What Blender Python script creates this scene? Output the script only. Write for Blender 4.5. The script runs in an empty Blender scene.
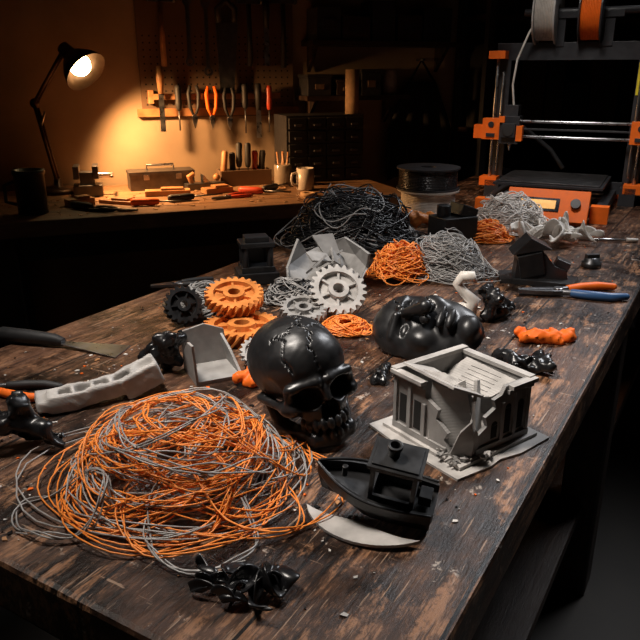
import bpy, bmesh, math, random
import numpy as np
from mathutils import Vector, Matrix, Euler
pi=math.pi
TZ=.85
SC=bpy.context.scene
SC.view_settings.view_transform='Standard'
# ---------------------------------------------------------------- materials
def nodes(name):
    m=bpy.data.materials.new(name); m.use_nodes=True
    nt=m.node_tree; b=nt.nodes['Principled BSDF']; return m,nt,b
def nd(nt,t,ins=None,**kw):
    n=nt.nodes.new(t)
    for k,v in kw.items(): setattr(n,k,v)
    if ins:
        for k,v in ins.items():
            if isinstance(v,bpy.types.NodeSocket): nt.links.new(v,n.inputs[k])
            else: n.inputs[k].default_value=v
    return n
def ramp(nt,fac,stops):
    r=nt.nodes.new('ShaderNodeValToRGB'); nt.links.new(fac,r.inputs[0])
    e=r.color_ramp.elements
    while len(e)<len(stops): e.new(.5)
    for i,(p,c) in enumerate(stops):
        e[i].position=p; e[i].color=(c[0],c[1],c[2],1) if not isinstance(c,(int,float)) else (c,c,c,1)
    return r.outputs[0]
def mth(nt,op,a,b=0.0,c=None):
    ins={0:a,1:b}
    if c is not None: ins[2]=c
    return nd(nt,'ShaderNodeMath',ins,operation=op).outputs[0]
def mixc(nt,f,a,b,mode='MIX'):
    n=nt.nodes.new('ShaderNodeMix'); n.data_type='RGBA'; n.blend_type=mode
    for s,v in ((n.inputs[0],f),(n.inputs[6],a),(n.inputs[7],b)):
        if isinstance(v,bpy.types.NodeSocket): nt.links.new(v,s)
        elif isinstance(v,(int,float)): s.default_value=v
        else: s.default_value=(v[0],v[1],v[2],1)
    return n.outputs[2]
def mat(name,col,rough=.5,metal=0,var=.25,vs=40,bump=0,layer=0,emis=0,coat=0,trans=0,spec=.5):
    m,nt,b=nodes(name)
    tc=nd(nt,'ShaderNodeTexCoord').outputs['Object']
    no=nd(nt,'ShaderNodeTexNoise',{'Vector':tc,'Scale':float(vs),'Detail':5.0})
    f=no.outputs[0]
    dark=tuple(c*(1-var) for c in col); li=tuple(min(1,c*(1+var)) for c in col)
    nt.links.new(ramp(nt,f,[(.3,dark),(.7,li)]),b.inputs['Base Color'])
    nt.links.new(ramp(nt,f,[(.2,max(0,rough-.1)),(.8,min(1,rough+.1))]),b.inputs['Roughness'])
    b.inputs['Metallic'].default_value=metal
    b.inputs['Specular IOR Level'].default_value=spec
    if coat: b.inputs['Coat Weight'].default_value=coat
    if trans: b.inputs['Transmission Weight'].default_value=trans
    if emis:
        b.inputs['Emission Color'].default_value=(col[0],col[1],col[2],1); b.inputs['Emission Strength'].default_value=emis
    if layer:
        z=nd(nt,'ShaderNodeSeparateXYZ',{0:tc}).outputs[2]
        h=mth(nt,'SINE',mth(nt,'MULTIPLY',z,layer))
        if bump: h=mth(nt,'ADD',h,mth(nt,'MULTIPLY',f,bump*4))
        bp=nd(nt,'ShaderNodeBump',{'Height':h,'Strength':.25,'Distance':.0004})
        nt.links.new(bp.outputs[0],b.inputs['Normal'])
    elif bump:
        bp=nd(nt,'ShaderNodeBump',{'Height':f,'Strength':bump,'Distance':.003})
        nt.links.new(bp.outputs[0],b.inputs['Normal'])
    return m
def woodmat(name,stops,plank=.14,wear=True,rough=(.35,.65),gsc=(1.3,16,6),paint=True):
    m,nt,b=nodes(name)
    tc=nd(nt,'ShaderNodeTexCoord').outputs['Object']
    sp=nd(nt,'ShaderNodeSeparateXYZ',{0:tc})
    py=mth(nt,'DIVIDE',sp.outputs[1],plank); fl=mth(nt,'FLOOR',py); fr=mth(nt,'FRACT',py)
    wn=nd(nt,'ShaderNodeTexWhiteNoise',{'W':fl},noise_dimensions='1D')
    off=nd(nt,'ShaderNodeVectorMath',{0:tc,1:nd(nt,'ShaderNodeVectorMath',{0:wn.outputs[1],'Scale':5.0},operation='SCALE').outputs[0]},operation='ADD').outputs[0]
    mp=nd(nt,'ShaderNodeMapping',{'Vector':off,'Scale':gsc}).outputs[0]
    g=nd(nt,'ShaderNodeTexNoise',{'Vector':mp,'Scale':3.0,'Detail':10.0,'Roughness':.68,'Distortion':.8})
    col=ramp(nt,g.outputs[0],stops)
    tone=ramp(nt,wn.outputs[0],[(0,.6),(1,1.25)])
    col=mixc(nt,1.0,col,tone,'MULTIPLY')
    big=nd(nt,'ShaderNodeTexNoise',{'Vector':tc,'Scale':6.0,'Detail':8.0,'Roughness':.72})
    fine=nd(nt,'ShaderNodeTexNoise',{'Vector':nd(nt,'ShaderNodeMapping',{'Vector':off,'Scale':(4,34,20)}).outputs[0],'Scale':3.0,'Detail':8.0,'Roughness':.75})
    if wear:
        dk=ramp(nt,big.outputs[0],[(.44,.14),(.50,.5),(.56,1.0)])
        col=mixc(nt,1.0,col,dk,'MULTIPLY')
        sc=ramp(nt,fine.outputs[0],[(.47,0),(.56,1)])
        wpn=nd(nt,'ShaderNodeTexNoise',{'Vector':nd(nt,'ShaderNodeMapping',{'Vector':tc,'Scale':(1,1.8,1)}).outputs[0],'Scale':7.0,'Detail':10.0,'Roughness':.8}).outputs[0]
        wp=ramp(nt,wpn,[(.50,0),(.56,1)])
        col=mixc(nt,mth(nt,'MULTIPLY',mth(nt,'MULTIPLY',sc,wp),.9),col,(.33,.165,.085))
        dks=ramp(nt,fine.outputs[0],[(.36,.12),(.45,1)])
        col=mixc(nt,1.0,col,dks,'MULTIPLY')
        for rot,sc_,th in ((.6,(60,4,20),.66),(-.9,(50,5,20),.66),(.1,(4,90,20),.63),(1.3,(4,70,20),.67)):
            s2=nd(nt,'ShaderNodeTexNoise',{'Vector':nd(nt,'ShaderNodeMapping',{'Vector':tc,'Scale':sc_,'Rotation':(0,0,rot)}).outputs[0],'Scale':2.0,'Detail':5.0,'Roughness':.65})
            col=mixc(nt,mth(nt,'MULTIPLY',ramp(nt,s2.outputs[0],[(th,0),(th+.02,1)]),.65),col,(.42,.28,.19))
    if paint:
        v=nd(nt,'ShaderNodeTexNoise',{'Vector':tc,'Scale':22.0,'Detail':9.0,'Roughness':.78})
        p=ramp(nt,v.outputs[0],[(.625,0),(.64,1)])
        col=mixc(nt,mth(nt,'MULTIPLY',p,.8),col,(.45,.38,.32))
        v2=nd(nt,'ShaderNodeTexNoise',{'Vector':mp,'Scale':9.0,'Detail':9.0,'Roughness':.8})
        p2=ramp(nt,v2.outputs[0],[(.60,0),(.63,1)])
        col=mixc(nt,mth(nt,'MULTIPLY',p2,.55),col,(.45,.31,.22))
    gap=mth(nt,'LESS_THAN',mth(nt,'ABSOLUTE',mth(nt,'SUBTRACT',fr,.5)),.488)
    col=mixc(nt,gap,(.003,.002,.002),col)
    nt.links.new(col,b.inputs['Base Color'])
    nt.links.new(ramp(nt,big.outputs[0],[(.35,rough[0]),(.65,rough[1])]),b.inputs['Roughness'])
    hh=mth(nt,'ADD',mth(nt,'MULTIPLY',gap,1.0),mth(nt,'ADD',mth(nt,'MULTIPLY',fine.outputs[0],.9),mth(nt,'MULTIPLY',g.outputs[0],.9)))
    bp=nd(nt,'ShaderNodeBump',{'Height':hh,'Strength':.6,'Distance':.003})
    nt.links.new(bp.outputs[0],b.inputs['Normal'])
    return m
M={}
M['tablewood']=woodmat('worn_dark_wood',[(.25,(.026,.012,.007)),(.45,(.085,.038,.021)),(.6,(.16,.075,.04)),(.8,(.25,.125,.07))],rough=(.26,.52))
M['benchwood']=woodmat('bench_wood',[(.25,(.08,.04,.02)),(.5,(.26,.14,.07)),(.8,(.42,.25,.13))],plank=.2,wear=False,paint=False)
M['darkwood']=woodmat('dark_frame_wood',[(.25,(.01,.006,.004)),(.5,(.035,.018,.011)),(.8,(.07,.04,.025))],plank=.5,wear=False,paint=False)
M['black']=mat('black_pla',(.014,.014,.015),.36,bump=.08,vs=55)
M['blackgl']=mat('black_gloss_pla',(.009,.009,.010),.30,bump=.15,vs=60)
M['grey']=mat('grey_pla',(.27,.26,.25),.55,layer=3600,bump=.2)
M['lgrey']=mat('light_grey_pla',(.42,.40,.38),.6,layer=3600,bump=.3)
M['white']=mat('white_pla',(.64,.60,.55),.45,bump=.3,vs=30)
M['orange']=mat('orange_pla',(.62,.21,.045),.45,layer=3600,bump=.2)
M['orangep']=mat('orange_plastic',(.85,.15,.012),.55,var=.1,spec=.3)
M['worange']=mat('orange_filament',(.90,.27,.045),.4,var=.15,spec=.35)
M['wgrey']=mat('grey_filament',(.32,.31,.30),.35,var=.25)
M['wwhite']=mat('white_filament',(.66,.62,.58),.35,var=.1)
M['wblack']=mat('black_filament',(.02,.02,.022),.28,var=.2)
M['metal']=mat('steel',(.45,.45,.46),.3,metal=1,var=.15)
M['dmetal']=mat('dark_steel',(.12,.12,.125),.4,metal=.9,var=.2)
M['frame']=mat('powder_black_metal',(.025,.025,.028),.42,var=.1)
M['cloth']=mat('black_cloth',(.012,.012,.013),.9,var=.2)
M['yellow']=mat('label_yellow',(.75,.60,.03),.5,var=.1)
M['blue']=mat('blue_grip',(.03,.09,.22),.4,var=.1)
M['rubber']=mat('rubber_grip',(.015,.015,.016),.6,bump=.2)
M['red']=mat('red_grip',(.45,.05,.02),.4)
M['woodh']=mat('handle_wood',(.35,.17,.07),.45,var=.3,vs=25)
M['card']=mat('cardboard',(.38,.24,.13),.8)
M['wallm']=mat('brown_plaster',(.34,.25,.165),.85,var=.22,vs=4,bump=.4)
M['peg']=mat('pegboard',(.14,.085,.05),.8,var=.2,vs=8)
M['hole']=mat('hole_shade',(.005,.004,.003),.9)  # near-black colour standing for the shade inside holes and window recesses
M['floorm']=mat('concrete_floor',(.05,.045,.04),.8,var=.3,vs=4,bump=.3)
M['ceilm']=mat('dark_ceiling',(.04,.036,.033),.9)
M['ceramic']=mat('ceramic',(.5,.45,.4),.3,var=.08)
M['glass']=mat('jar_plastic',(.5,.42,.33),.2,var=.1,trans=.5)
M['lampm']=mat('lamp_enamel',(.06,.03,.015),.4,metal=.5)
M['bulb']=mat('bulb_glow',(1,.72,.35),.5,emis=25,var=0)
M['screen']=mat('lcd',(.01,.012,.02),.2)
M['lcdblue']=mat('lcd_text',(.9,.45,.12),.3,emis=.5)
# ---------------------------------------------------------------- sdf tools
def smin(a,b,k):
    h=np.clip(.5+.5*(b-a)/k,0,1); return b*(1-h)+a*h-k*h*(1-h)
def smax(a,b,k): return -smin(-a,-b,k)
def sell(P,c,r):
    x=(P[0]-c[0])/r[0];y=(P[1]-c[1])/r[1];z=(P[2]-c[2])/r[2]
    k=np.sqrt(x*x+y*y+z*z); k2=np.sqrt((x/r[0])**2+(y/r[1])**2+(z/r[2])**2)+1e-6
    return k*(k-1)/k2
def scap(P,a,b,r1,r2=None):
    if r2 is None:r2=r1
    a=np.array(a,float);b=np.array(b,float);d=b-a;L=(d*d).sum()+1e-9
    x,y,z=P[0]-a[0],P[1]-a[1],P[2]-a[2]
    t=np.clip((x*d[0]+y*d[1]+z*d[2])/L,0,1)
    return np.sqrt((x-d[0]*t)**2+(y-d[1]*t)**2+(z-d[2]*t)**2)-(r1+(r2-r1)*t)
def snoise(P,f,ph=0):
    x,y,z=P
    return (np.sin(f*x+1.3+ph+1.7*np.sin(f*.7*y+ph))*np.sin(f*1.1*y+2.1+1.3*np.sin(f*.8*z))*np.sin(f*.9*z+.5+ph*2+1.1*np.sin(f*.6*x)))
def sbox(P,c,h,a=0,rr=.05):
    ca,sa=math.cos(a),math.sin(a); x0=P[0]-c[0];z0=P[2]-c[2]
    x=ca*x0+sa*z0; z=-sa*x0+ca*z0; y=P[1]-c[1]
    qx,qy,qz=np.abs(x)-h[0]+rr,np.abs(y)-h[1]+rr,np.abs(z)-h[2]+rr
    return np.sqrt(np.maximum(qx,0)**2+np.maximum(qy,0)**2+np.maximum(qz,0)**2)+np.minimum(np.maximum(qx,np.maximum(qy,qz)),0)-rr
def surfnet(fn,lo,hi,res):
    lo=np.array(lo,float);hi=np.array(hi,float)
    n=np.ceil((hi-lo)/res).astype(int)+1
    ax=[lo[i]+res*np.arange(n[i]) for i in range(3)]
    P=np.meshgrid(*ax,indexing='ij')
    V=fn(P)
    for a in range(3):
        s=[slice(None)]*3
        for e in (0,-1):
            s[a]=e; V[tuple(s)]=np.maximum(V[tuple(s)],1e-3); s[a]=slice(None)
    cs=tuple(n-1); acc=np.zeros(cs+(3,)); cnt=np.zeros(cs)
    for a in range(3):
        b,c=(a+1)%3,(a+2)%3
        for db in (0,1):
            for dc in (0,1):
                s0=[None]*3;s1=[None]*3
                s0[a]=slice(0,n[a]-1);s1[a]=slice(1,n[a])
                s0[b]=s1[b]=slice(db,n[b]-1+db); s0[c]=s1[c]=slice(dc,n[c]-1+dc)
                v0=V[tuple(s0)];v1=V[tuple(s1)]
                m=(v0<0)!=(v1<0)
                t=np.where(m,v0/np.where(m,v0-v1,1),0)
                cnt+=m; acc[...,a]+=t; acc[...,b]+=m*db; acc[...,c]+=m*dc
    act=cnt>0
    idx=-np.ones(cs,int); idx[act]=np.arange(act.sum())
    ii=np.argwhere(act)
    verts=lo+(ii+acc[act]/cnt[act][:,None])*res
    faces=[]
    for a in range(3):
        b,c=(a+1)%3,(a+2)%3
        s0=[slice(1,-1)]*3;s1=[slice(1,-1)]*3
        s0[a]=slice(0,n[a]-1);s1[a]=slice(1,n[a])
        v0=V[tuple(s0)]<0;v1=V[tuple(s1)]<0
        m=v0!=v1
        q=np.argwhere(m); flip=v0[m]
        off=np.ones(3,int);off[a]=0
        g=q+off
        eb=np.zeros(3,int);eb[b]=1;ec=np.zeros(3,int);ec[c]=1
        A=idx[tuple(g.T)];Bq=idx[tuple((g-eb).T)];C=idx[tuple((g-eb-ec).T)];D=idx[tuple((g-ec).T)]
        Q=np.stack([A,Bq,C,D],1); Q[~flip]=Q[~flip][:,::-1]
        faces+=Q.tolist()
    return verts.tolist(),faces
# ---------------------------------------------------------------- builder
def T(x=0,y=0,z=0,rx=0,ry=0,rz=0,s=1):
    return Matrix.Translation((x,y,z))@Euler((math.radians(rx),math.radians(ry),math.radians(rz))).to_matrix().to_4x4()@Matrix.Scale(s,4)
class B:
    def __init__(s): s.v=[];s.f=[];s.m=[];s.sm=[];s.mats=[]
    def mi(s,k):
        if k not in s.mats:s.mats.append(k)
        return s.mats.index(k)
    def add(s,vs,fs,k,X=None,smooth=False):
        o=len(s.v)
        if X is not None: vs=[X@Vector(v) for v in vs]
        s.v+=[tuple(v) for v in vs]; i=s.mi(k)
        for f in fs: s.f.append([o+j for j in f]); s.m.append(i); s.sm.append(smooth)
    def box(s,c,d,k,X=None,r=(0,0,0)):
        L=T(*c,*r)
        if X is not None:L=X@L
        x,y,z=d[0]/2,d[1]/2,d[2]/2
        vs=[(i*x,j*y,l*z) for i in(-1,1) for j in(-1,1) for l in(-1,1)]
        s.add(vs,[(0,1,3,2),(4,6,7,5),(0,4,5,1),(2,3,7,6),(0,2,6,4),(1,5,7,3)],k,L)
    def tube(s,pts,rad,k,X=None,seg=10,cap=True,smooth=True):
        pts=[Vector(p) for p in pts]
        if not isinstance(rad,(list,tuple)): rad=[rad]*len(pts)
        vs=[];fs=[];n=None
        for i,p in enumerate(pts):
            t=(pts[min(i+1,len(pts)-1)]-pts[max(i-1,0)]).normalized()
            if n is None: n=t.orthogonal().normalized()
            n=(n-t*n.dot(t)).normalized(); b=t.cross(n)
            for j in range(seg):
                a=2*pi*j/seg; vs.append(p+(n*math.cos(a)+b*math.sin(a))*rad[i])
        for i in range(len(pts)-1):
            for j in range(seg):
                j2=(j+1)%seg; fs.append((i*seg+j,i*seg+j2,(i+1)*seg+j2,(i+1)*seg+j))
        s.add(vs,fs,k,X,smooth)
        if cap: s.add(vs[:seg],[tuple(range(seg))[::-1]],k,X); s.add(vs[-seg:],[tuple(range(seg))],k,X)
    def cyl(s,p0,p1,r0,k,r1=None,X=None,seg=24): s.tube([p0,p1],[r0,r0 if r1 is None else r1],k,X,seg)
    def lathe(s,prof,k,X=None,seg=32,smooth=True):
        vs=[];fs=[];n=len(prof)
        for j in range(seg):
            a=2*pi*j/seg
            for r,z in prof: vs.append((r*math.cos(a),r*math.sin(a),z))
        for j in range(seg):
            j2=(j+1)%seg
            for i in range(n-1): fs.append((j*n+i,j2*n+i,j2*n+i+1,j*n+i+1))
        s.add(vs,fs,k,X,smooth)
    def prism(s,poly,z0,z1,k,X=None):
        n=len(poly)
        vs=[(x,y,z0) for x,y in poly]+[(x,y,z1) for x,y in poly]
        fs=[tuple(range(n))[::-1],tuple(range(n,2*n))]+[(i,(i+1)%n,n+(i+1)%n,n+i) for i in range(n)]
        s.add(vs,fs,k,X)
    def ball(s,c,r,k,X=None,seg=16):
        if not isinstance(r,(tuple,list)): r=(r,r,r)
        L=T(*c)@Matrix.Diagonal((r[0],r[1],r[2],1))
        if X is not None:L=X@L
        n=seg//2
        prof=[(math.sin(pi*i/n),-math.cos(pi*i/n)) for i in range(n+1)]
        s.lathe(prof,k,L,seg)
    def sdf(s,fn,lo,hi,res,k,X=None,smooth=True):
        v,f=surfnet(fn,lo,hi,res); s.add(v,f,k,X,smooth)
    def done(s,name,loc=(0,0),rz=0,R=None,rest=TZ,z=None,bevel=0,auto=False):
        me=bpy.data.meshes.new(name)
        vs=[Vector(v) for v in s.v]
        if R:
            Rr=Euler([math.radians(a) for a in R]).to_matrix(); vs=[Rr@v for v in vs]
        mz=min(v.z for v in vs)
        if z is None: vs=[Vector((v.x,v.y,v.z-mz)) for v in vs]; z=rest
        me.from_pydata([tuple(v) for v in vs],[],s.f)
        for k in s.mats: me.materials.append(M[k])
        me.polygons.foreach_set('material_index',s.m); me.polygons.foreach_set('use_smooth',s.sm)
        me.update()
        bm=bmesh.new(); bm.from_mesh(me); bmesh.ops.remove_doubles(bm,verts=bm.verts,dist=1e-6)
        bmesh.ops.recalc_face_normals(bm,faces=bm.faces); bm.to_mesh(me); bm.free()
        o=bpy.data.objects.new(name,me); SC.collection.objects.link(o)
        o.location=(loc[0],loc[1],z); o.rotation_euler=(0,0,math.radians(rz))
        if bevel:
            bv=o.modifiers.new('bevel','BEVEL'); bv.width=bevel; bv.segments=2; bv.limit_method='ANGLE'; bv.angle_limit=.7
        return o
# ---------------------------------------------------------------- room (wall axes)
WA=20.97  # wall yaw deg
w=Vector((math.cos(math.radians(WA)),math.sin(math.radians(WA)))); d=Vector((-w.y,w.x))
F0=Vector((-.894,2.06)); W0=F0+d*.67
def WP(t,dep): # t along wall, dep distance in front of wall
    p=W0+w*t-d*dep; return (p.x,p.y)
def slab(name,t0,t1,d0,d1,z0,z1,k):
    b=B(); b.box((0,0,(z1-z0)/2),(t1-t0,d1-d0,z1-z0),k)
    return b.done(name,WP((t0+t1)/2,(d0+d1)/2),WA,rest=z0)
slab('wall_back',-1.3,4.2,-.1,0,0,2.7,'wallm')
slab('wall_left',-1.4,-1.3,-.1,4.6,0,2.7,'wallm')
slab('wall_right',4.2,4.3,-.1,4.6,0,2.7,'wallm')
slab('wall_front',-1.4,4.3,4.6,4.7,0,2.7,'wallm')
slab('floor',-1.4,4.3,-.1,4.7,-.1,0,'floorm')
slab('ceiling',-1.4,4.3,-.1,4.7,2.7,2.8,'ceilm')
slab('baseboard_back',-1.3,4.2,0,.015,0,.1,'darkwood')
# ---------------------------------------------------------------- back bench
b=B()
L=1.46; b.box((0,0,.825),(L,.64,.05),'benchwood')
for x in(-L/2+.06,L/2-.06):
    for y in(-.27,.27): b.box((x,y,.4),(.08,.08,.8),'darkwood')
b.box((0,-.27,.76),(L-.1,.03,.08),'darkwood'); b.box((0,.27,.76),(L-.1,.03,.08),'darkwood')
b.box((0,0,.2),(L-.12,.5,.03),'darkwood')
b.done('back_workbench',WP(-.12+L/2,.35),WA,rest=0,bevel=.004)
# ---------------------------------------------------------------- main table
ta=math.radians(90-30.6); A=Vector((math.cos(ta),math.sin(ta))); Nn=Vector((A.y,-A.x))
def TP(s,l): p=A*s+Nn*l; return (p.x,p.y)
s0,s1,l0,l1=.306,2.98,-.984,-.134
b=B(); TL=s1-s0; TW=l1-l0
b.box((0,0,.82),(TL,TW,.06),'tablewood')
for y in(-TW/2+.07,TW/2-.07):
    b.box((0,y,.74),(TL-.1,.04,.10),'darkwood')
    for x in(-TL/2+.09,0,TL/2-.09): b.box((x,y,.395),(.09,.09,.79),'darkwood')
for x in(-TL/2+.09,TL/2-.09): b.box((x,0,.73),(.04,TW-.15,.1),'darkwood')
b.box((0,0,.25),(TL-.15,TW-.12,.03),'darkwood')
b.done('work_table',TP((s0+s1)/2,(l0+l1)/2),90-30.6,rest=0,bevel=.006)
# ---------------------------------------------------------------- wires
def tangle(name,loc,rx,ry,h,n,cols,wr=.0011,seed=1,rz=0,rmin=.35,wob=.12,loose=0,turn=(1.2,3.0),wts=None,cj=.13,out=.35):
    r=random.Random(seed)
    cu=bpy.data.curves.new(name,'CURVE'); cu.dimensions='3D'; cu.bevel_depth=wr; cu.bevel_resolution=2; cu.resolution_u=3
    for c in cols: cu.materials.append(M[c])
    for i in range(n):
        turns=r.uniform(*turn); npt=int(turns*13)
        R0=r.uniform(rmin,1)**.8; cx=r.gauss(0,cj)*(1.25-R0);cy=r.gauss(0,cj)*(1.25-R0)
        ph=r.uniform(0,6.28); lift=r.uniform(0,1); ta_=r.uniform(0,6.28); tilt=r.uniform(0,.55)
        e=r.uniform(.75,1); ea=r.uniform(0,3.14); p1,p2,p3=[r.uniform(0,6.28) for _ in range(3)]
        isl=r.random()<loose; ext=1+ (r.uniform(.1,out) if isl else 0)
        if isl: cx+=r.gauss(0,.10); cy+=r.gauss(0,.06)
        sp=cu.splines.new('NURBS'); sp.points.add(npt-1); sp.order_u=4; sp.use_endpoint_u=True
        for j in range(npt):
            a=ph+2*pi*turns*j/(npt-1)
            q=R0*ext*(1+wob*math.sin(2*a+p1)+wob*.7*math.sin(3.3*a+p2)+wob*.35*math.sin(5.7*a+p3))
            x=q*math.cos(a);y=q*math.sin(a)*e
            x,y=x*math.cos(ea)-y*math.sin(ea),x*math.sin(ea)+y*math.cos(ea)
            x+=cx;y+=cy
            rr=min(1.25,math.hypot(x,y))
            dome=max(0,1-rr*rr*.9)**.6
            z=h*(dome*(.15+.85*lift)+tilt*.4*math.sin(a+ta_)*(1 if rr<1.1 else .3)+.10*math.sin(4.1*a+p2)+.08)
            z=max(wr*1.2,z)
            sp.points[j].co=(x*rx,y*ry,z,1)
        sp.material_index=r.choices(range(len(cols)),wts or [ {0:3}.get(k,2) for k in range(len(cols))])[0]
    o=bpy.data.objects.new(name,cu); SC.collection.objects.link(o)
    o.location=(loc[0],loc[1],TZ); o.rotation_euler=(0,0,math.radians(rz)); return o
tangle('filament_tangle',(-.148,.668),.112,.102,.085,64,['worange','wgrey','wwhite'],.00085,1,loose=.42,rmin=.20,wob=.11,cj=.42,wts=[9,4,.5],out=.50)
tangle('filament_tangle',(.085,1.78),.155,.13,.14,85,['wblack','wgrey'],.0016,2,loose=.25,rmin=.25,wob=.2,cj=.35,wts=[9,1])
tangle('filament_tangle',(.170,1.46),.062,.065,.075,60,['worange'],.0012,3,rmin=.2,wob=.18,cj=.25)
tangle('filament_tangle',(.275,1.50),.09,.085,.085,70,['wgrey'],.0010,4,rmin=.2,loose=.2,wob=.2,cj=.35)
tangle('filament_tangle',(.44,1.82),.062,.05,.05,45,['worange'],.0014,5,rmin=.2,wob=.2,cj=.3)
tangle('filament_tangle',(.53,1.96),.105,.09,.09,60,['wwhite'],.0014,6,rmin=.25,loose=.2,wob=.2,cj=.35)
tangle('filament_tangle',(-.215,1.245),.058,.05,.045,45,['wgrey'],.0010,7,rmin=.2,wob=.2,cj=.3)
tangle('filament_tangle',(.045,1.13),.045,.035,.025,28,['worange'],.0009,8,rmin=.25,wob=.2,cj=.3)
tangle('filament_tangle',(-.05,1.30),.06,.045,.045,38,['wgrey','wblack'],.0010,9,rmin=.25,wob=.2,cj=.3)
# ---------------------------------------------------------------- skull
def skull(P):
    X=np.abs(P[0]);Q=[X,P[1],P[2]]
    cr=smin(sell(P,(0,1.2,8.0),(5.0,5.8,4.7)),sell(P,(0,-2.0,7.8),(4.3,3.4,3.7)),1.0)
    dd=cr
    dd=smin(dd,sell(P,(0,-3.3,4.2),(3.0,2.7,3.4)),.9)
    dd=smin(dd,sell(Q,(3.3,-3.4,4.4),(1.3,1.6,1.0)),.5)
    dd=smin(dd,scap(Q,(4.0,-2.8,4.5),(4.7,1.2,5.0),.5),.3)
    dd=smin(dd,scap(Q,(.7,-5.35,6.75),(3.4,-4.5,6.6),.6,.5),.5)
    dd=smin(dd,scap(Q,(3.6,-4.2,6.5),(3.7,-3.9,4.6),.5),.3)
    jaw=smin(scap(Q,(0,-5.2,.2),(1.9,-4.6,.5),1.0),scap(Q,(1.9,-4.6,.5),(3.7,-.4,1.8),.85),.4)
    jaw=smin(jaw,scap(Q,(3.7,-.4,1.8),(4.2,.8,5.2),.8,.6),.4)
    dd=smin(dd,jaw,.25)
    dd=smax(dd,-sell(Q,(1.9,-5.6,5.3),(1.4,2.7,1.25)),.25)
    dd=smax(dd,-sell(Q,(.42,-6.0,3.55),(.6,1.8,1.0)),.15)
    dd=smax(dd,-sell(P,(0,-6.0,4.4),(.5,1.4,.85)),.15)
    dd=smin(dd,scap(P,(0,-5.5,5.9),(0,-5.9,4.9),.42,.3),.3)
    dd=smax(dd,-sell(Q,(5.3,-2.4,6.1),(1.3,1.9,1.7)),.6)
    dd=smax(dd,-sell(Q,(3.6,-3.0,2.5),(1.6,2.2,.85)),.3)
    dd=smax(dd,-sell(P,(0,-6.0,1.45),(2.6,2.0,.42)),.15)
    for i in range(5):
        a=.17+i*.34; x=2.4*math.sin(a);y=-3.5-2.5*math.cos(a)
        dd=smin(dd,sell(Q,(x,y,2.2),(.42,.42,.72)),.08)
        dd=smin(dd,sell(Q,(x,y+.1,.95),(.38,.38,.55)),.08)
    def groove(zz,wd,dp,lim):
        return np.maximum(np.maximum(np.abs(zz)-wd,-dp-cr),lim-P[2])
    def saw(t): return np.abs((t%1.0)-.5)*4-1
    z1=P[0]-(.9+.45*saw(P[1]*.33)+.18*saw(P[1]*1.3+.2)+.15*P[1]); dd=np.maximum(dd,-groove(z1,.10,.45,7.2))
    z2=P[1]-(-1.6+.5*saw(P[0]*.37)+.2*saw(P[0]*1.4)); dd=np.maximum(dd,-np.maximum(groove(z2,.08,.35,8.6),-P[0]-3.0))
    z3=P[0]-(-1.4+.4*saw(P[1]*.5+.3)+.35*P[1]); dd=np.maximum(dd,-np.maximum(groove(z3,.08,.35,8.2),P[1]+1.6))
    return dd+.02*snoise(P,3.1,.7)
b=B(); b.sdf(skull,(-5.4,-7.2,-1.2),(5.4,7.8,13.2),.15,'black',Matrix.Scale(.0112,4))
b.done('skull',(-.008,.785),29,R=(-10,-9,0))
# ---------------------------------------------------------------- face mask
def mask(P):
    P=[P[0],P[1]-1.1,P[2]]
    X=np.abs(P[0]);Q=[X,P[1],P[2]]
    dd=sell(P,(0,-.8,-.8),(5.3,7.6,2.9))
    dd=smin(dd,sell(P,(0,3.2,-.2),(4.3,2.9,2.1)),1.2)
    dd=smax(dd,-sell(Q,(2.15,1.5,3.3),(1.75,1.15,2.3)),.3)
    dd=smin(dd,sell(Q,(2.1,1.4,1.0),(1.25,.62,.75)),.1)
    dd=smin(dd,scap(Q,(.7,2.8,2.4),(3.4,3.0,1.2),.55,.4),.3)
    dd=smin(dd,scap(P,(0,2.4,2.0),(0,-1.1,4.3),.55,.9),.3)
    dd=smin(dd,sell(Q,(.95,-1.2,3.0),(.7,.75,.7)),.2)
    dd=smin(dd,sell(Q,(2.9,-1.0,1.2),(1.4,1.7,1.1)),.7)
    dd=smin(dd,sell(P,(0,-3.6,1.4),(2.0,1.3,1.2)),.5)
    dd=smin(dd,sell(P,(0,-3.1,2.8),(1.8,.5,.6)),.1)
    dd=smin(dd,sell(P,(0,-4.3,2.7),(1.6,.58,.6)),.1)
    dd=smin(dd,sell(P,(0,-6.5,1.1),(1.8,1.4,1.4)),.7)
    dd=dd+.05*snoise(P,1.3,.4)
    z1=P[0]-(1.2+.6*np.sin(P[1]*1.7)+.25*np.sin(P[1]*4.3)+.2*P[1]); dd=np.maximum(dd,-np.maximum(np.abs(z1)-.11,2.6-P[1]))
    z2=P[1]-(-1.8+.5*np.sin(P[0]*2.3)+.4*P[0]); dd=np.maximum(dd,-np.maximum(np.abs(z2)-.09,1.4-P[0]))
    dd=smax(dd,-(sell(P,(0,-.8,-1.6),(4.8,7.2,3.0))),.1)
    dd=np.maximum(dd,-P[2]-.5+.8*snoise(P,.9,2))
    return dd
b=B(); b.sdf(mask,(-5.9,-8.4,-1.4),(5.9,8.2,5.8),.17,'black',Matrix.Scale(.0120,4))
b.done('face_mask',(.172,1.035),64,R=(0,-34,0))
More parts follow.
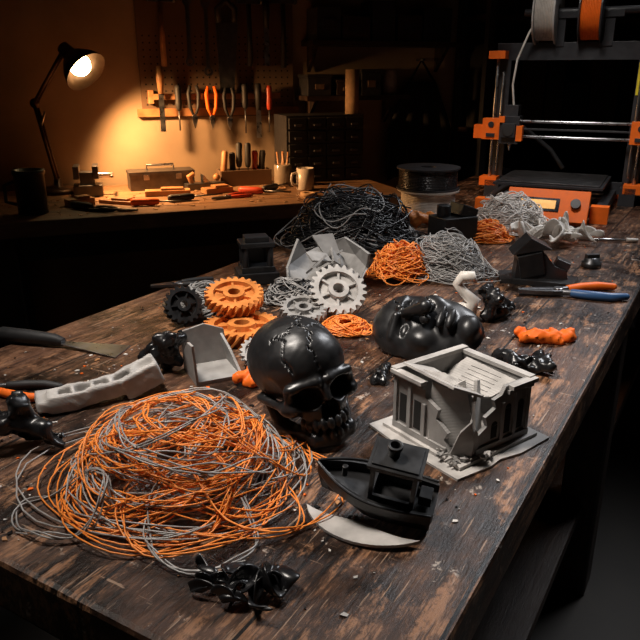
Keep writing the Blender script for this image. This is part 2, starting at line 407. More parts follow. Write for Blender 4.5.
# ---------------------------------------------------------------- broken building
b=B(); S=.0102
X=Matrix.Scale(S,4)
b.prism([(-8.0,-7.4),(-3,-7.7),(-1,-7.3),(2,-7.8),(7.6,-7.4),(7.7,0),(7.3,7.6),(-7.6,7.8),(-8.1,2)],0,.3,'lgrey',X)
b.prism([(-6.6,-6.4),(6.7,-6.3),(6.5,6.6),(-6.5,6.5)],.3,.7,'lgrey',X)
def wall(poly,X0,k='grey',th=.5): b.prism(poly,-th/2,th/2,k,X@X0)
def rx(x,y,z,rz): return T(x,y,z,0,0,rz)@T(0,0,0,90,0,0)
wall([(-4.0,0),(5.5,0),(5.5,7.2),(1.2,7.2),(.6,6.3),(-.7,6.0),(-.2,4.9),(-1.9,4.2),(-1.5,3.0),(-3.4,2.0)],rx(0,-5.2,.7,0))
for x in(5.2,3.0): b.box((x,-5.55,4.1),(.5,.35,5.6),'grey',X)
b.box((.8,-5.55,3.7),(.5,.35,4.8),'grey',X)
b.box((3.5,-5.6,7.2),(4.3,.6,.5),'grey',X);b.box((3.8,-5.75,7.75),(4.4,.9,.5),'lgrey',X)
b.box((1.1,-5.5,1.1),(9.0,.5,.8),'grey',X)
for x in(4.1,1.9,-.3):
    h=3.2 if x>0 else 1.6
    b.box((x,-5.46,1.9+h/2),(1.0,.06,h),'hole',X)  # window recess shade painted on as a flat dark box
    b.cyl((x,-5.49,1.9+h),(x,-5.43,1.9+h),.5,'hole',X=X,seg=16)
wall([(-5.2,0),(4.2,0),(3.0,1.6),(3.5,2.6),(1.6,3.6),(1.9,4.8),(-.2,5.6),(-.4,7.4),(-5.2,7.4)],rx(-5.5,0,.7,-90))
for y in(5.0,2.6): b.box((-5.85,y,4.2),(.35,.5,5.8),'grey',X)
b.box((-5.85,.2,3.4),(.35,.5,4.2),'grey',X)
b.box((-5.9,2.8,7.5),(.6,5.0,.5),'grey',X);b.box((-6.0,2.9,8.0),(.9,5.2,.45),'lgrey',X)
for y in(3.8,1.4): b.box((-5.77,y,3.6),(.06,1.1,3.6),'hole',X)  # flat dark boxes paint the shade of window recesses
b.box((-5.8,.9,1.1),(.5,8.8,.8),'grey',X)
b.box((0,5.2,4.4),(11.5,.5,7.4),'grey',X); b.box((0,5.3,8.1),(12.2,1.0,.5),'lgrey',X)
b.box((5.5,0,4.3),(.5,10.9,7.2),'grey',X); b.box((5.6,0,7.9),(1.0,11.2,.5),'lgrey',X)
def rib(poly,X0,n,k='lgrey',th=.3):
    b.prism(poly,-th/2,th/2,k,X@X0)
    xs=[p[0] for p in poly]; ys=[p[1] for p in poly]
    for i in range(n):
        u=(i+.5)/n; b.box((min(xs)+(max(xs)-min(xs))*(.12+.76*u),(min(ys)+max(ys))/2,th/2+.05),(.12,(max(ys)-min(ys))*.5,.12),k,X@X0)
rib([(-4.6,-2.6),(-1.0,-4.4),(-.3,-1.8),(1.6,-.4),(.6,2.2),(1.2,4.6),(-4.6,4.9)],T(-.8,.1,6.9,6,22,8),9)
rib([(-1.2,-3.2),(2.2,-4.6),(2.6,3.8),(-.6,4.6),(-1.9,2.0),(-1.2,.2),(-2.4,-1.2)],T(2.9,.2,6.0,0,-30,0),6)
wall([(-2.6,0),(1.5,0),(2.0,3.5),(.8,7.8),(-1.0,6.6),(-2.8,7.2)],rx(-4.0,-2.4,.8,-42)@T(0,0,0,-12,0,-4),'lgrey',.4)
wall([(-1.7,0),(2.2,0),(2.9,6.6),(1.1,7.4),(-.2,5.4),(-1.2,5.8),(-1.9,2.4)],rx(-.9,-3.7,.8,34)@T(0,0,0,-6,0,4),'lgrey',.4)
wall([(-1.2,0),(1.2,0),(.9,3.0),(.1,5.6),(-.8,3.6)],rx(-5.0,-4.9,.7,-50)@T(0,0,0,14,0,-10),'grey',.4)
wall([(-1.0,0),(1.0,0),(.4,3.4),(-.3,4.4),(-.9,2.0)],rx(-3.6,-5.4,.7,10)@T(0,0,0,10,0,14),'grey',.4)
r=random.Random(5)
for i in range(42):
    x,y=-4.8+r.uniform(-2.2,3),-5.2+r.uniform(-1.9,2.7); q=r.uniform(.15,.6)
    b.prism([(-q,-q*.6),(q,-q*.3),(q*.4,q*.8)],-.12,.12,r.choice(['lgrey','grey']),X@T(x,y,.85+r.uniform(0,.3),r.uniform(-30,30),r.uniform(-30,30),r.uniform(0,360)))
b.done('broken_building_model',(.171,.768),36,bevel=.0004)
# ---------------------------------------------------------------- toy boat
b=B(); X=Matrix.Scale(.0103,4)
st=[]; nS=17
for i in range(nS):
    u=i/(nS-1); x=-5+11.5*u
    wd=2.55*(1-max(0,(u-.45)/.55)**2.2)*(.86+.14*min(1,u*4)); wd=max(wd,.05)
    zd=3.1+ .2*(1-u)+1.9*max(0,u-.35)**1.6*1.3; zb=.0+1.0*max(0,u-.55)**1.5*3.0
    if u>.55: wl=wd*.75*(1-(u-.55)/.45)
    else: wl=wd*.78
    st.append([(x,-wd,zd),(x,-wd*.98,zd*.62+zb*.38),(x-.3*u,-wl,zb+.75),(x-.5*u,0,zb),(x-.3*u,wl,zb+.75),(x,wd*.98,zd*.62+zb*.38),(x,wd,zd),
               (x-.15,wd*.82,zd),(x-.15,wd*.80,zd-.9),(x-.15,-wd*.80,zd-.9),(x-.15,-wd*.82,zd)])
vs=[p for q in st for p in q]; k=11; fs=[]
for i in range(nS-1):
    for j in range(k): fs.append((i*k+j,i*k+(j+1)%k,(i+1)*k+(j+1)%k,(i+1)*k+j))
fs.append(tuple(range(k))); fs.append(tuple(range((nS-1)*k,nS*k))[::-1])
b.add(vs,fs,'black',X)
b.tube([(q[0][0],q[0][1]-.05,q[0][2]) for q in st],.17,'black',X,6); b.tube([(q[6][0],q[6][1]+.05,q[6][2]) for q in st],.17,'black',X,6)
for x,y in((-3.0,-1.6),(-3.0,1.6),(.9,-1.5),(.9,1.5)): b.box((x,y,4.9),(.42,.4,4.6),'black',X)
for y in(-1.6,1.6): b.box((-1.0,y,3.1),(4.0,.35,1.1),'black',X); b.box((-1.0,y,6.95),(4.0,.35,.4),'black',X)
for x in(-3.0,.9): b.box((x,0,3.2),(.4,3.2,1.1),'black',X); b.box((x,0,6.95),(.4,3.2,.4),'black',X)
b.box((-1.05,0,7.3),(5.0,4.0,.35),'black',X); b.box((-1.05,0,7.55),(4.3,3.3,.25),'black',X)
b.lathe([(.0,7.5),(.58,7.5),(.58,8.5),(.72,8.5),(.72,8.9),(.46,8.9),(.46,8.1),(0,8.1)],'black',X@T(-.6,0,0),20)
b.box((-4.1,0,3.4),(1.2,1.5,1.1),'black',X); b.cyl((3.8,0,3.4),(3.8,0,4.6),.28,'black',X=X)
b.done('toy_boat',(.060,.600),164,R=(-14,-7,0),bevel=.0005)
def arcpl(b,R,a0,a1,wd,th,k,X,n=18):
    o=[(R*math.cos(a0+(a1-a0)*i/n),R*math.sin(a0+(a1-a0)*i/n)) for i in range(n+1)]
    q=[((R-wd*math.sin(pi*i/n))*math.cos(a0+(a1-a0)*i/n),(R-wd*math.sin(pi*i/n))*math.sin(a0+(a1-a0)*i/n)) for i in range(n-1,0,-1)]
    b.prism(o+q,0,th,k,X)
b=B(); arcpl(b,.080,math.radians(185),math.radians(290),.030,.003,'lgrey',T(.03,.055,0))
b.done('print_raft_scrap',(.036,.566),0,R=(0,-3,0))
# ---------------------------------------------------------------- gears
def gear(R,teeth,th,k,hole=.25,twist=4,spokes=True):
    b=B(); n=teeth*4; lay=5
    vs=[];fs=[]
    for l in range(lay):
        tw=math.radians(twist)*l
        for i in range(n):
            ph=i%4; rr=R*(1.0 if ph in(1,2) else .86)
            a=2*pi*i/n+tw; vs.append((rr*math.cos(a),rr*math.sin(a),th*l/(lay-1)))
    for l in range(lay-1):
        for i in range(n): j=(i+1)%n; fs.append((l*n+i,l*n+j,(l+1)*n+j,(l+1)*n+i))
    def ring(rf,z,tw):
        o=len(vs)
        for i in range(n): a=2*pi*i/n+tw; vs.append((R*rf*math.cos(a),R*rf*math.sin(a),z))
        return o
    tw=math.radians(twist)*(lay-1); top=(lay-1)*n
    seq=[top,ring(.70,th,tw),ring(.68,th*.62,tw),ring(.38,th*.62,tw),ring(.36,th*1.05,tw),ring(hole*.8,th*1.05,tw),ring(hole*.8,0,tw*0)]
    for a_,c_ in zip(seq[:-1],seq[1:]):
        for i in range(n): j=(i+1)%n; fs.append((a_+i,a_+j,c_+j,c_+i))
    for i in range(n): j=(i+1)%n; fs.append((i,seq[-1]+i,seq[-1]+j,j))
    b.add(vs,fs,k)
    if spokes:
        for q in range(6):
            a=q*60; b.box((R*.53*math.cos(math.radians(a)),R*.53*math.sin(math.radians(a)),th*.72),(R*.32,R*.08,th*.3),k,None,(0,0,a))
    return b
gear(.066,28,.022,'orange').done('gear',(-.132,1.11),10)
gear(.052,24,.020,'orange').done('gear',(-.152,1.18),40,R=(13,-8,0),rest=TZ+.0235)
gear(.052,22,.024,'lgrey',twist=5).done('gear',(.03,1.225),-20,R=(34,26,0))
gear(.042,20,.02,'grey').done('gear',(-.030,1.18),10,R=(14,0,0))
gear(.026,16,.010,'lgrey').done('gear',(-.098,.985),10,R=(35,0,20))
gear(.034,18,.016,'black').done('gear',(-.245,1.175),30,R=(62,0,0))
# ---------------------------------------------------------------- melted / failed prints
def melt(name,seed,loc,size,k,h=1.0,n=6,rz=0,r0=(.18,.3),nz=.05,res=.055,flat=1,holes=0):
    r=random.Random(seed)
    pts=[np.array((r.uniform(-.8,.8),r.uniform(-.5,.5)*flat,r.uniform(.1,1)*h)) for _ in range(n)]
    segs=[]
    for i in range(1,n):
        j=r.randrange(max(0,i-2),i); segs.append((pts[j],pts[i],r.uniform(*r0),r.uniform(*r0)))
    hs=[((r.uniform(-.7,.7),r.uniform(-.5,.5),r.uniform(.2,.9)*h),r.uniform(.12,.28)) for _ in range(holes)]
    def fn(P):
        dd=None
        for a,c,ra,rb in segs:
            e=scap(P,a,c,ra,rb); dd=e if dd is None else smin(dd,e,.12)
        for c,q in hs: dd=smax(dd,-sell(P,c,(q,q,q)),.05)
        dd=dd+nz*snoise(P,7,seed)+nz*.5*snoise(P,17,seed*2)
        return np.maximum(dd,-P[2])
    b=B(); b.sdf(fn,(-1.3,-1.1,-.06),(1.3,1.1,1.4*max(h,.3)+.1),res,k,Matrix.Scale(size,4))
    return b.done(name,loc,rz)
melt('melted_black_print',11,(-.345,.735),.062,'blackgl',1.0,8,r0=(.1,.26),holes=4,nz=.08,rz=30)
melt('twisted_failed_print',13,(.315,1.205),.055,'blackgl',1.3,9,r0=(.1,.2),holes=4,nz=.07,rz=60)
melt('slumped_black_figure',41,(-.238,.960),.046,'blackgl',1.5,9,r0=(.14,.26),holes=5,nz=.08,rz=10)
melt('orange_plastic_scrap',14,(.37,1.09),.055,'orangep',.22,12,r0=(.08,.22),nz=.10)
melt('charred_print_scrap',15,(.295,.965),.055,'blackgl',.35,12,r0=(.09,.17),nz=.09,holes=3)
melt('small_melted_scrap',16,(.085,.925),.038,'blackgl',.35,9,r0=(.1,.18),nz=.08,holes=3,rz=80)
melt('white_print_fragment',19,(.38,2.02),.075,'white',.6,8,r0=(.12,.22),nz=.10,holes=4)
melt('orange_print_fragment',20,(.28,2.0),.06,'orange',.6,7,r0=(.16,.3),nz=.06)
melt('orange_plastic_lump',21,(-.105,.925),.034,'orangep',.5,6,r0=(.14,.3),nz=.05,rz=70)
melt('orange_plastic_nub',24,(.50,1.57),.03,'orangep',.4,6,r0=(.14,.3),nz=.05)
def warp(P):
    P=[P[0],P[1]-.10*np.sin(P[0]*1.4),P[2]]
    dd=sbox(P,(-.1,0,.30),(1.25,.30,.22),.05,.06)
    dd=smin(dd,sbox(P,(.85,.0,.42),(.50,.36,.30),.35,.06),.05)
    dd=smin(dd,sbox(P,(-1.15,.1,.2),(.45,.42,.14),-.1,.06),.05)
    dd=smax(dd,-sbox(P,(-.25,0,.52),(.85,.17,.22),.05,.04),.04)
    for x in(-.75,-.3,.15): dd=smin(dd,sbox(P,(x,0,.32),(.05,.25,.17),.05,.02),.03)
    dd=smax(dd,-sell(P,(.9,0,.86),(.34,.22,.3)),.05)
    dd=dd+.025*snoise(P,6,1)+.015*snoise(P,14,3)
    return np.maximum(dd,-P[2])
b=B(); b.sdf(warp,(-1.8,-1.1,-.06),(1.6,1.1,1.05),.05,'lgrey',Matrix.Scale(.056,4)); b.done('warped_plastic_bracket',(-.290,.862),24)
def crumple(name,seed,loc,L,wd,k,rz=0,n=3,th=.0022,zs=1.0):
    b=B(); r=random.Random(seed)
    for q in range(n):
        N=26; ph=[r.uniform(0,6) for _ in range(6)]; ox,oy=r.uniform(-.3,.3)*L,r.uniform(-.25,.25)*L; aa=r.uniform(-.8,.8)+q*1.3
        vs=[];fs=[];K=6
        for i in range(N):
            u=i/(N-1); a=aa+1.6*math.sin(3*u+ph[0])
            cx=L*(u-.5)*.8*math.cos(aa)+L*.12*math.sin(7*u+ph[1]); cy=L*(u-.5)*.6*math.sin(aa)+L*.12*math.sin(6*u+ph[2])
            tw=ph[3]+5*u+1.2*math.sin(9*u+ph[4]); ww=wd*(.55+.45*math.sin(pi*u))*(1+.35*math.sin(15*u+ph[5]))
            for j in range(K):
                v=(j/(K-1)-.5)*ww
                c_=.25*ww*math.cos(3.0*v/ww*2+ph[1])
                vs.append((ox+cx-math.sin(a)*v*math.cos(tw)+c_*.5,oy+cy+math.cos(a)*v*math.cos(tw),.012+zs*(abs(v*math.sin(tw)+c_*.6)+.006*math.sin(11*u+ph[0]))))
        for i in range(N-1):
            for j in range(K-1): fs.append((i*K+j,i*K+j+1,(i+1)*K+j+1,(i+1)*K+j))
        b.add(vs,fs,k,None,True)
    o=b.done(name,loc,rz,rest=TZ+th)
    m=o.modifiers.new('sol','SOLIDIFY'); m.thickness=th; m.offset=0
    m=o.modifiers.new('sub','SUBSURF'); m.levels=1; m.render_levels=1
    return o
crumple('melted_plastic_scrap',31,(-.070,.490),.072,.028,'blackgl',20,4)
crumple('collapsed_white_print',52,(.61,1.80),.17,.042,'white',-25,8,.006,1.7)
# swan
b=B()
b.tube([(.0,0,.012),(.02,0,.02),(.024,0,.036),(.006,0,.05),(-.006,0,.064),(.004,0,.078),(.018,0,.079),(.026,0,.068)],[.017,.016,.012,.009,.009,.011,.011,.004],'white')
b.ball((-.008,0,.014),(.03,.018,.014),'white'); b.tube([(-.03,0,.018),(-.042,0,.03),(-.044,0,.04)],[.012,.008,.003],'white')
b.done('swan_figurine',(.248,1.185),-20,bevel=0)
# grey low-poly planter, broken
b=B(); r=random.Random(3)
n=9; rings=[(.045,0),(.085,.025),(.09,.055)]
vs=[];fs=[]
for q,(R,z) in enumerate(rings):
    for i in range(n):
        a=2*pi*(i+.5*(q%2))/n; R2=R*(1+(r.uniform(-.15,.15) if q==2 else 0)); vs.append((R2*math.cos(a),R2*math.sin(a),z+(r.uniform(-.035,.03) if q==2 else 0)))
for q in range(2):
    for i in range(n):
        j=(i+1)%n; a0=q*n+i;a1=q*n+j;c0=(q+1)*n+i;c1=(q+1)*n+j
        if q==1 and i in(6,7): continue
        if q%2==0: fs+=[(a0,a1,c0),(a1,c1,c0)]
        else:
            fs+=[(a0,a1,c1)]
            if i not in (2,5): fs+=[(a0,c1,c0)]
fs.append(tuple(range(n))[::-1])
b.add(vs,fs,'grey')
for q in range(7):
    b.prism([(-.03,-.01),(.02,-.018),(.035,.012),(-.005,.03)],-.002,.002,'grey',T(r.uniform(-.04,.04),r.uniform(-.03,.03),.018+.009*q,r.uniform(-50,50),r.uniform(-50,50),r.uniform(0,360)))
o=b.done('broken_planter',(.015,1.40),20,R=(14,-8,0)); m=o.modifiers.new('s','SOLIDIFY'); m.thickness=.005
# black ornament tower
b=B()
b.box((0,0,.012),(.085,.07,.024),'black'); b.box((0,0,.03),(.07,.056,.012),'black')
for x in(-.026,.026):
    for y in(-.02,.02): b.cyl((x,y,.03),(x,y,.078),.007,'black')
b.box((0,0,.082),(.072,.058,.010),'black'); b.box((0,0,.092),(.05,.04,.012),'black'); b.box((0,.02,.055),(.05,.006,.05),'black')
b.done('miniature_pavilion',(-.135,1.44),15,bevel=.0015)
# black broken printed house on right
b=B()
b.prism([(-.075,-.03),(.07,-.045),(.085,.02),(-.02,.05),(-.08,.03)],0,.012,'black')
b.prism([(-.05,0),(.06,0),(.055,.02),(.03,.03),(.01,.055),(-.01,.05),(-.025,.075),(-.045,.06)],-.025,.02,'black',T(0,0,.01,90,0,8))
b.box((-.02,-.0,.045),(.05,.06,.05),'black',None,(8,-14,10)); b.prism([(-.04,0),(.04,0),(0,.03)],-.03,.03,'black',T(-.02,0,.07,90,-10,10))
b.box((.045,.01,.03),(.03,.03,.04),'black',None,(0,20,0))
b.done('broken_house_model',(.46,1.43),-15,bevel=.001)
b=B()
b.box((0,0,.035),(.10,.08,.07),'black'); b.box((.03,.0,.08),(.05,.06,.03),'black',None,(0,20,0)); b.cyl((-.03,0,.07),(-.03,0,.10),.018,'black')
b.done('printed_enclosure',(.345,1.80),25,bevel=.002)
b=B()
b.box((0,0,.003),(.07,.07,.006),'grey')
b.prism([(-.035,0),(.035,0),(.03,.05),(.0,.062),(-.035,.055)],-.002,.002,'grey',T(0,.033,.004,84,0,0)); b.prism([(-.035,0),(.035,0),(.02,.03),(-.01,.055),(-.035,.058)],-.002,.002,'grey',T(-.033,0,.004,86,0,90)); b.prism([(-.035,0),(.035,0),(.035,.045),(.0,.03)],-.002,.002,'grey',T(.033,0,.004,80,0,90))
b.done('broken_plastic_box',(-.158,.950),25,bevel=.0006)
# ---------------------------------------------------------------- hand tools
def pliers(name,loc,rz,k1,k2,L=.19,z=TZ,R=None,open_=.02):
    b=B(); s=L/.19
    X=Matrix.Scale(s,4)
    for sg,k in((1,k1),(-1,k2)):
        b.prism([(-.075,sg*.0012),(-.075,sg*.005),(-.045,sg*.011),(-.015,sg*.014),(.006,sg*.012),(.006,sg*.001)],.003,.012,'dmetal',X)
        pts=[(.0,sg*.005,.008),(.02,sg*.012,.008),(.05,sg*(.016+open_*.5),.008),(.085,sg*(.017+open_),.008),(.115,sg*(.012+open_),.008)]
        b.tube(pts[:3],[.0055,.006,.006],'dmetal',X); b.tube(pts[1:],[.0075,.0085,.008,.0065],k,X,12); b.ball(pts[-1],.0065,k,X,12)
    b.cyl((0,0,.001),(0,0,.015),.009,'metal',X=X)
    return b.done(name,loc,rz,rest=z,R=R,bevel=.0008)
pliers('pliers',(.475,1.335),-2,'orangep','blue',.20)
pliers('combination_pliers',(-.300,1.395),20,'rubber','rubber',.13,open_=.006)
pliers('long_nose_pliers',(-.455,.885),-8,'rubber','orangep',.15,open_=.010)
def screwdriver(b,X,L,k,kk='dmetal'):
    b.lathe([(0,0),(.010,.002),(.013,.012),(.012,.05),(.0135,.07),(.010,.09),(.006,.095),(0,.095)],k,X,12); b.cyl((0,0,.09),(0,0,L),.003,kk,X=X,seg=8)
b=B()
b.tube([(-.13,0,.012),(-.11,0,.013),(-.06,0,.013),(-.015,0,.012),(.0,0,.009)],[.009,.013,.012,.010,.007],'rubber',None,12)
b.prism([(-.005,-.006),(.03,-.012),(.105,-.026),(.105,.026),(.03,.012),(-.005,.006)],.007,.0085,'metal',T(0,0,0,0,3,0))
b.done('paint_scraper',(-.415,1.055),-13,bevel=.0005)
b=B(); b.lathe([(0,0),(.022,0),(.022,.012),(.017,.014),(.017,.022),(0,.022)],'dmetal',None,20); b.box((0,0,.026),(.03,.012,.008),'dmetal'); b.done('metal_knob',(.62,1.55),10)
b=B(); b.tube([(-.07,0,.005),(.0,0,.006),(.05,.004,.006)],[.004,.004,.003],'metal'); b.tube([(.05,.004,.006),(.08,.006,.006)],[.006,.005],'white'); b.done('craft_brush',(.75,1.80),-10)
# debris
b=B(); r=random.Random(9)
cl=[(r.uniform(s0,1.9),r.uniform(l0+.1,l1-.08)) for _ in range(16)]+[(.62,-.27),(.70,-.24),(.55,-.25)]
for i in range(800):
    if r.random()<.55:
        c=r.choice(cl); s=c[0]+r.gauss(0,.05); l=c[1]+r.gauss(0,.035)
    else: s=r.uniform(s0+.05,1.95); l=r.uniform(l0+.04,l1-.03)
    if not(s0+.02<s<1.95 and l0+.02<l<l1-.02): continue
    q=r.choice([.001,.001,.0015,.0015,.002,.0025,.0035])
    p=TP(s,l); k=r.choices(['woodh','white','orangep','blackgl','lgrey'],[5,4,2,3,3])[0]
    b.prism([(-q,-q*.5),(q*.8,-q*.6),(q,q*.3),(-q*.2,q*.7)],0,.0008+q*.15,k,T(p[0],p[1],0,0,r.uniform(-6,6),r.uniform(0,360)))
b.done('plastic_and_wood_chips')
# ---------------------------------------------------------------- filament spools
def spool(b,X,R,H,kf,kw,wf=.85):
    b.lathe([(.025,0),(R,0),(R,.005),(R*wf,.005),(R*wf,H-.005),(R,H-.005),(R,H),(.025,H),(.025,0)],kf,X,40,False)
    for i in range(12):
        z=.008+(H-.016)*i/11
        b.lathe([(R*wf+.003*math.cos(t),z+.0028*math.sin(t)) for t in [j*pi/3 for j in range(7)]],kw,X,40)
b=B(); spool(b,None,.098,.07,'ceramic','white'); b.done('filament_spool',(.345,2.24),0)
b=B(); spool(b,None,.10,.068,'frame','wblack',.9); b.done('filament_spool',(.343,2.245),0,rest=TZ+.0705)
# ---------------------------------------------------------------- 3d printer
b=B(); W=.50; H=.50
def fbar(c,dm,k='frame'): b.box(c,dm,k)
for x in(-W/2+.025,W/2-.025): fbar((x,0,.26),(.05,.012,.50))
fbar((0,0,.485),(W,.012,.055)); fbar((0,0,.05),(W,.012,.04))
for x in(-.17,.17): b.box((x,-.14,.03),(.03,.50,.03),'frame')
for y in(-.38,.1): b.box((0,y,.03),(.37,.03,.03),'frame')
for x in(-.17,.17):
    for y in(-.38,.1): b.box((x,y,.025),(.05,.04,.05),'orangep')
    b.cyl((x*.7,-.38,.06),(x*.7,.1,.06),.005,'metal',seg=10)
for x in(-W/2+.012,W/2-.012):
    sg=1 if x>0 else -1
    b.cyl((x,-.035,.05),(x,-.035,.475),.0055,'metal',seg=12); b.cyl((x-sg*.022,-.035,.09),(x-sg*.022,-.035,.42),.0045,'metal',seg=12)
    b.box((x,-.035,.475),(.055,.055,.025),'orangep'); b.box((x,-.03,.055),(.06,.06,.03),'orangep')
    b.box((x-sg*.015,-.035,.03),(.05,.05,.06),'frame')
    b.box((x-sg*.0,-.045,.235),(.06,.05,.07),'orangep'); b.box((x+sg*.035,-.045,.225),(.05,.045,.045),'orangep' if sg<0 else 'frame')
    b.cyl((x,-.073,.25),(x,-.067,.25),.01,'frame'); b.box((x,-.072,.215),(.03,.006,.012),'frame')
b.cyl((-W/2,-.045,.262),(W/2,-.045,.262),.0055,'metal',seg=12); b.cyl((-W/2,-.045,.212),(W/2,-.045,.212),.0055,'metal',seg=12)
b.box((0,-.052,.237),(W-.06,.003,.006),'frame')
b.box((-.17,-.07,.235),(.065,.06,.09),'frame'); b.box((-.17,-.105,.235),(.045,.02,.045),'frame'); b.cyl((-.17,-.118,.235),(-.17,-.113,.235),.019,'rubber')
b.box((-.17,-.06,.295),(.045,.05,.04),'frame'); b.cyl((-.17,-.07,.19),(-.17,-.07,.165),.008,'metal',r1=.002); b.box((-.135,-.09,.225),(.02,.03,.05),'orangep')
b.box((-.195,-.1,.27),(.02,.02,.02),'orangep')
b.box((0,-.15,.085),(.33,.30,.008),'frame'); b.box((0,-.15,.092),(.31,.28,.003),'dmetal'); b.box((0,-.15,.07),(.2,.2,.012),'frame')
Xl=T(.03,-.45,.050,-30,0,0)
b.box((0,0,0),(.23,.026,.095),'orangep',Xl); b.box((-.03,-.013,.0),(.13,.006,.04),'screen',Xl); b.box((-.03,-.0165,.0),(.11,.001,.026),'lcdblue',Xl); b.cyl((.08,-.012,.005),(.08,-.026,.005),.014,'frame',X=Xl)
for x in(-.05,.11): b.box((x,-.415,.03),(.02,.05,.06),'orangep')
b.box((W/2+.02,.06,.22),(.05,.10,.24),'frame'); b.box((W/2-.025,-.0075,.40),(.045,.002,.10),'yellow')
for i in range(3): b.box((W/2-.025,-.0088,.375+.025*i),(.03,.001,.004),'frame')
b.box((-.05,0,.55),(.03,.02,.10),'frame'); b.box((.10,0,.55),(.03,.02,.10),'frame'); b.box((.03,0,.595),(.22,.03,.02),'frame')
b.cyl((-.17,0,.605),(.21,0,.605),.012,'frame')
for x,kw,kf in((-.095,'ceramic','white'),(.045,'orangep','orangep')):
    Xs=T(x-.035,0,.605,0,90,0); spool(b,Xs,.10,.07,'lgrey' if kw=='ceramic' else 'frame',kw)
b.tube([(-.17,-.05,.31),(-.18,-.05,.38),(-.17,-.06,.46),(-.14,-.06,.54),(-.11,-.05,.60),(-.08,-.04,.65)],.0035,'white')
b.tube([(-.15,-.04,.25),(-.12,.02,.22),(-.05,.06,.16),(0,.05,.1)],.008,'rubber')
b.done('desktop_3d_printer',(.835,2.46),-26,bevel=.0015)
# ---------------------------------------------------------------- desk lamp
b=B()
BL=Vector((-.965,2.60,TZ)); E=Vector((-1.02,2.62,1.165)); J=Vector((-.885,2.60,1.345))
lw=lambda p:tuple(Vector(p)-BL)
b.lathe([(0,0),(.075,0),(.075,.012),(.06,.02),(.015,.026),(.012,.05),(0,.05)],'lampm',None,32)
for o_ in(-.012,.012):
    off=Vector((0,o_,0))
    b.cyl(tuple(Vector((0,0,.045))+off),tuple(Vector(lw(E))+off),.006,'lampm',seg=10); b.cyl(tuple(Vector(lw(E))+off),tuple(Vector(lw(J))+off),.006,'lampm',seg=10)
b.ball(lw(E),.018,'lampm'); b.ball(lw(J),.018,'lampm')
b.cyl(tuple(Vector(lw(E))*.75),tuple(Vector(lw(E))*.97+Vector((.03,0,-.02))),.004,'metal',seg=8)
ax=(Vector((.70,-.34,-.66))).normalized()
top=Vector(lw(J))
q=Vector((0,0,1)).rotation_difference(ax).to_matrix().to_4x4(); Xs=Matrix.Translation(top)@q
b.lathe([(0,-.01),(.022,-.01),(.026,.03),(.045,.05),(.066,.08),(.080,.115),(.078,.115),(.064,.082),(.043,.054),(.02,.034),(0,.034)],'lampm',Xs,32)
b.ball((0,0,.080),(.038,.038,.038),'bulb',Xs,16)
b.done('desk_lamp',(BL.x,BL.y),0,rest=TZ)
lp=J+ax*.128
l=bpy.data.lights.new('lamp_light','SPOT'); l.energy=66; l.color=(1,.50,.19); l.shadow_soft_size=.03; l.spot_size=math.radians(116); l.spot_blend=.7
o=bpy.data.objects.new('lamp_light',l); SC.collection.objects.link(o); o.location=lp
o.rotation_euler=Vector((.50,.24,-.68)).to_track_quat('-Z','Y').to_euler()
# ---------------------------------------------------------------- pegboard + wall tools
b=B()
b.box((0,0,.34),(.62,.012,.68),'peg'); b.box((0,-.004,.02),(.66,.02,.03),'woodh')
for i in range(24):
    for j in range(11): b.cyl((-.29+i*.025,-.0065,.05+j*.025),(-.29+i*.025,-.0062,.05+j*.025),.0035,'hole',seg=8)
b.done('pegboard',WP(.78,.008),WA,rest=1.10)
b=B(); b.box((0,0,0),(.52,.035,.022),'woodh')
b.box((-.26,-.0,.0),(.02,.035,.05),'woodh')
b.done('tool_rack',WP(.76,.040),WA,rest=1.155,bevel=.002)
r=random.Random(21)
def hangtool(t,zt,kind,Ln,k,dep=.033):
    b=B()
    if kind=='hanging_screwdriver': screwdriver(b,T(0,0,0,180,0,0),Ln,k)
    elif kind=='hanging_pliers':
        for sg in(1,-1):
            b.tube([(sg*.004,0,-.05),(sg*.016,0,-.02),(sg*.020,0,.03),(sg*.012,0,.06)],[.005,.007,.008,.006],k)
            b.prism([(0,-.05),(sg*.012,-.055),(sg*.008,-.08),(sg*.001,-.10)],-.004,.004,'metal',T(0,0,0,90,0,0))
        b.cyl((0,-.008,-.055),(0,.008,-.055),.009,'metal')
    elif kind=='chisel':
        b.tube([(0,0,0),(0,0,-.04),(0,0,-.10)],[.012,.015,.010],k); b.box((0,0,-.10-(Ln-.10)/2),(.02,.004,Ln-.10),'metal')
    elif kind=='hammer':
        b.tube([(0,0,0),(0,0,-Ln)],[.009,.012],k); b.box((0,0,0),(.09,.024,.026),'dmetal'); b.cyl((.045,0,0),(.055,0,0),.015,'dmetal')
    elif kind=='hand_saw':
        b.prism([(-.045,-.0),(.045,-.0),(.02,-Ln),(-.035,-Ln)],-.0015,.0015,'dmetal',T(0,0,0,90,0,0)); b.tube([(-.03,0,0),(-.035,0,.05),(0,0,.08),(.035,0,.05),(.03,0,0)],.012,k)
    elif kind=='wrench':
        b.box((0,0,-Ln/2),(.014,.005,Ln-.03),'dmetal'); b.lathe([(.009,-.003),(.018,-.003),(.018,.003),(.009,.003),(.009,-.003)],'dmetal',T(0,0,-Ln,90,0,0),16,False); b.prism([(-.018,0),(-.008,-.012),(.008,-.012),(.018,0),(.018,.02),(.008,.008),(-.008,.008),(-.018,.02)],-.003,.003,'dmetal',T(0,0,-.01,90,0,0))
    zt2=zt-max(v[2] for v in b.v)
    return b.done(kind,WP(t,dep),WA,z=zt2)
def tl(lst,zt,dep):
    for t,kind,Ln,k in lst: hangtool(t,zt+r.uniform(-.012,.012),kind,Ln,k,dep)
HS='hanging_screwdriver';HP='hanging_pliers'
tl([(.535,'chisel',.24,'woodh')],1.30,.075)
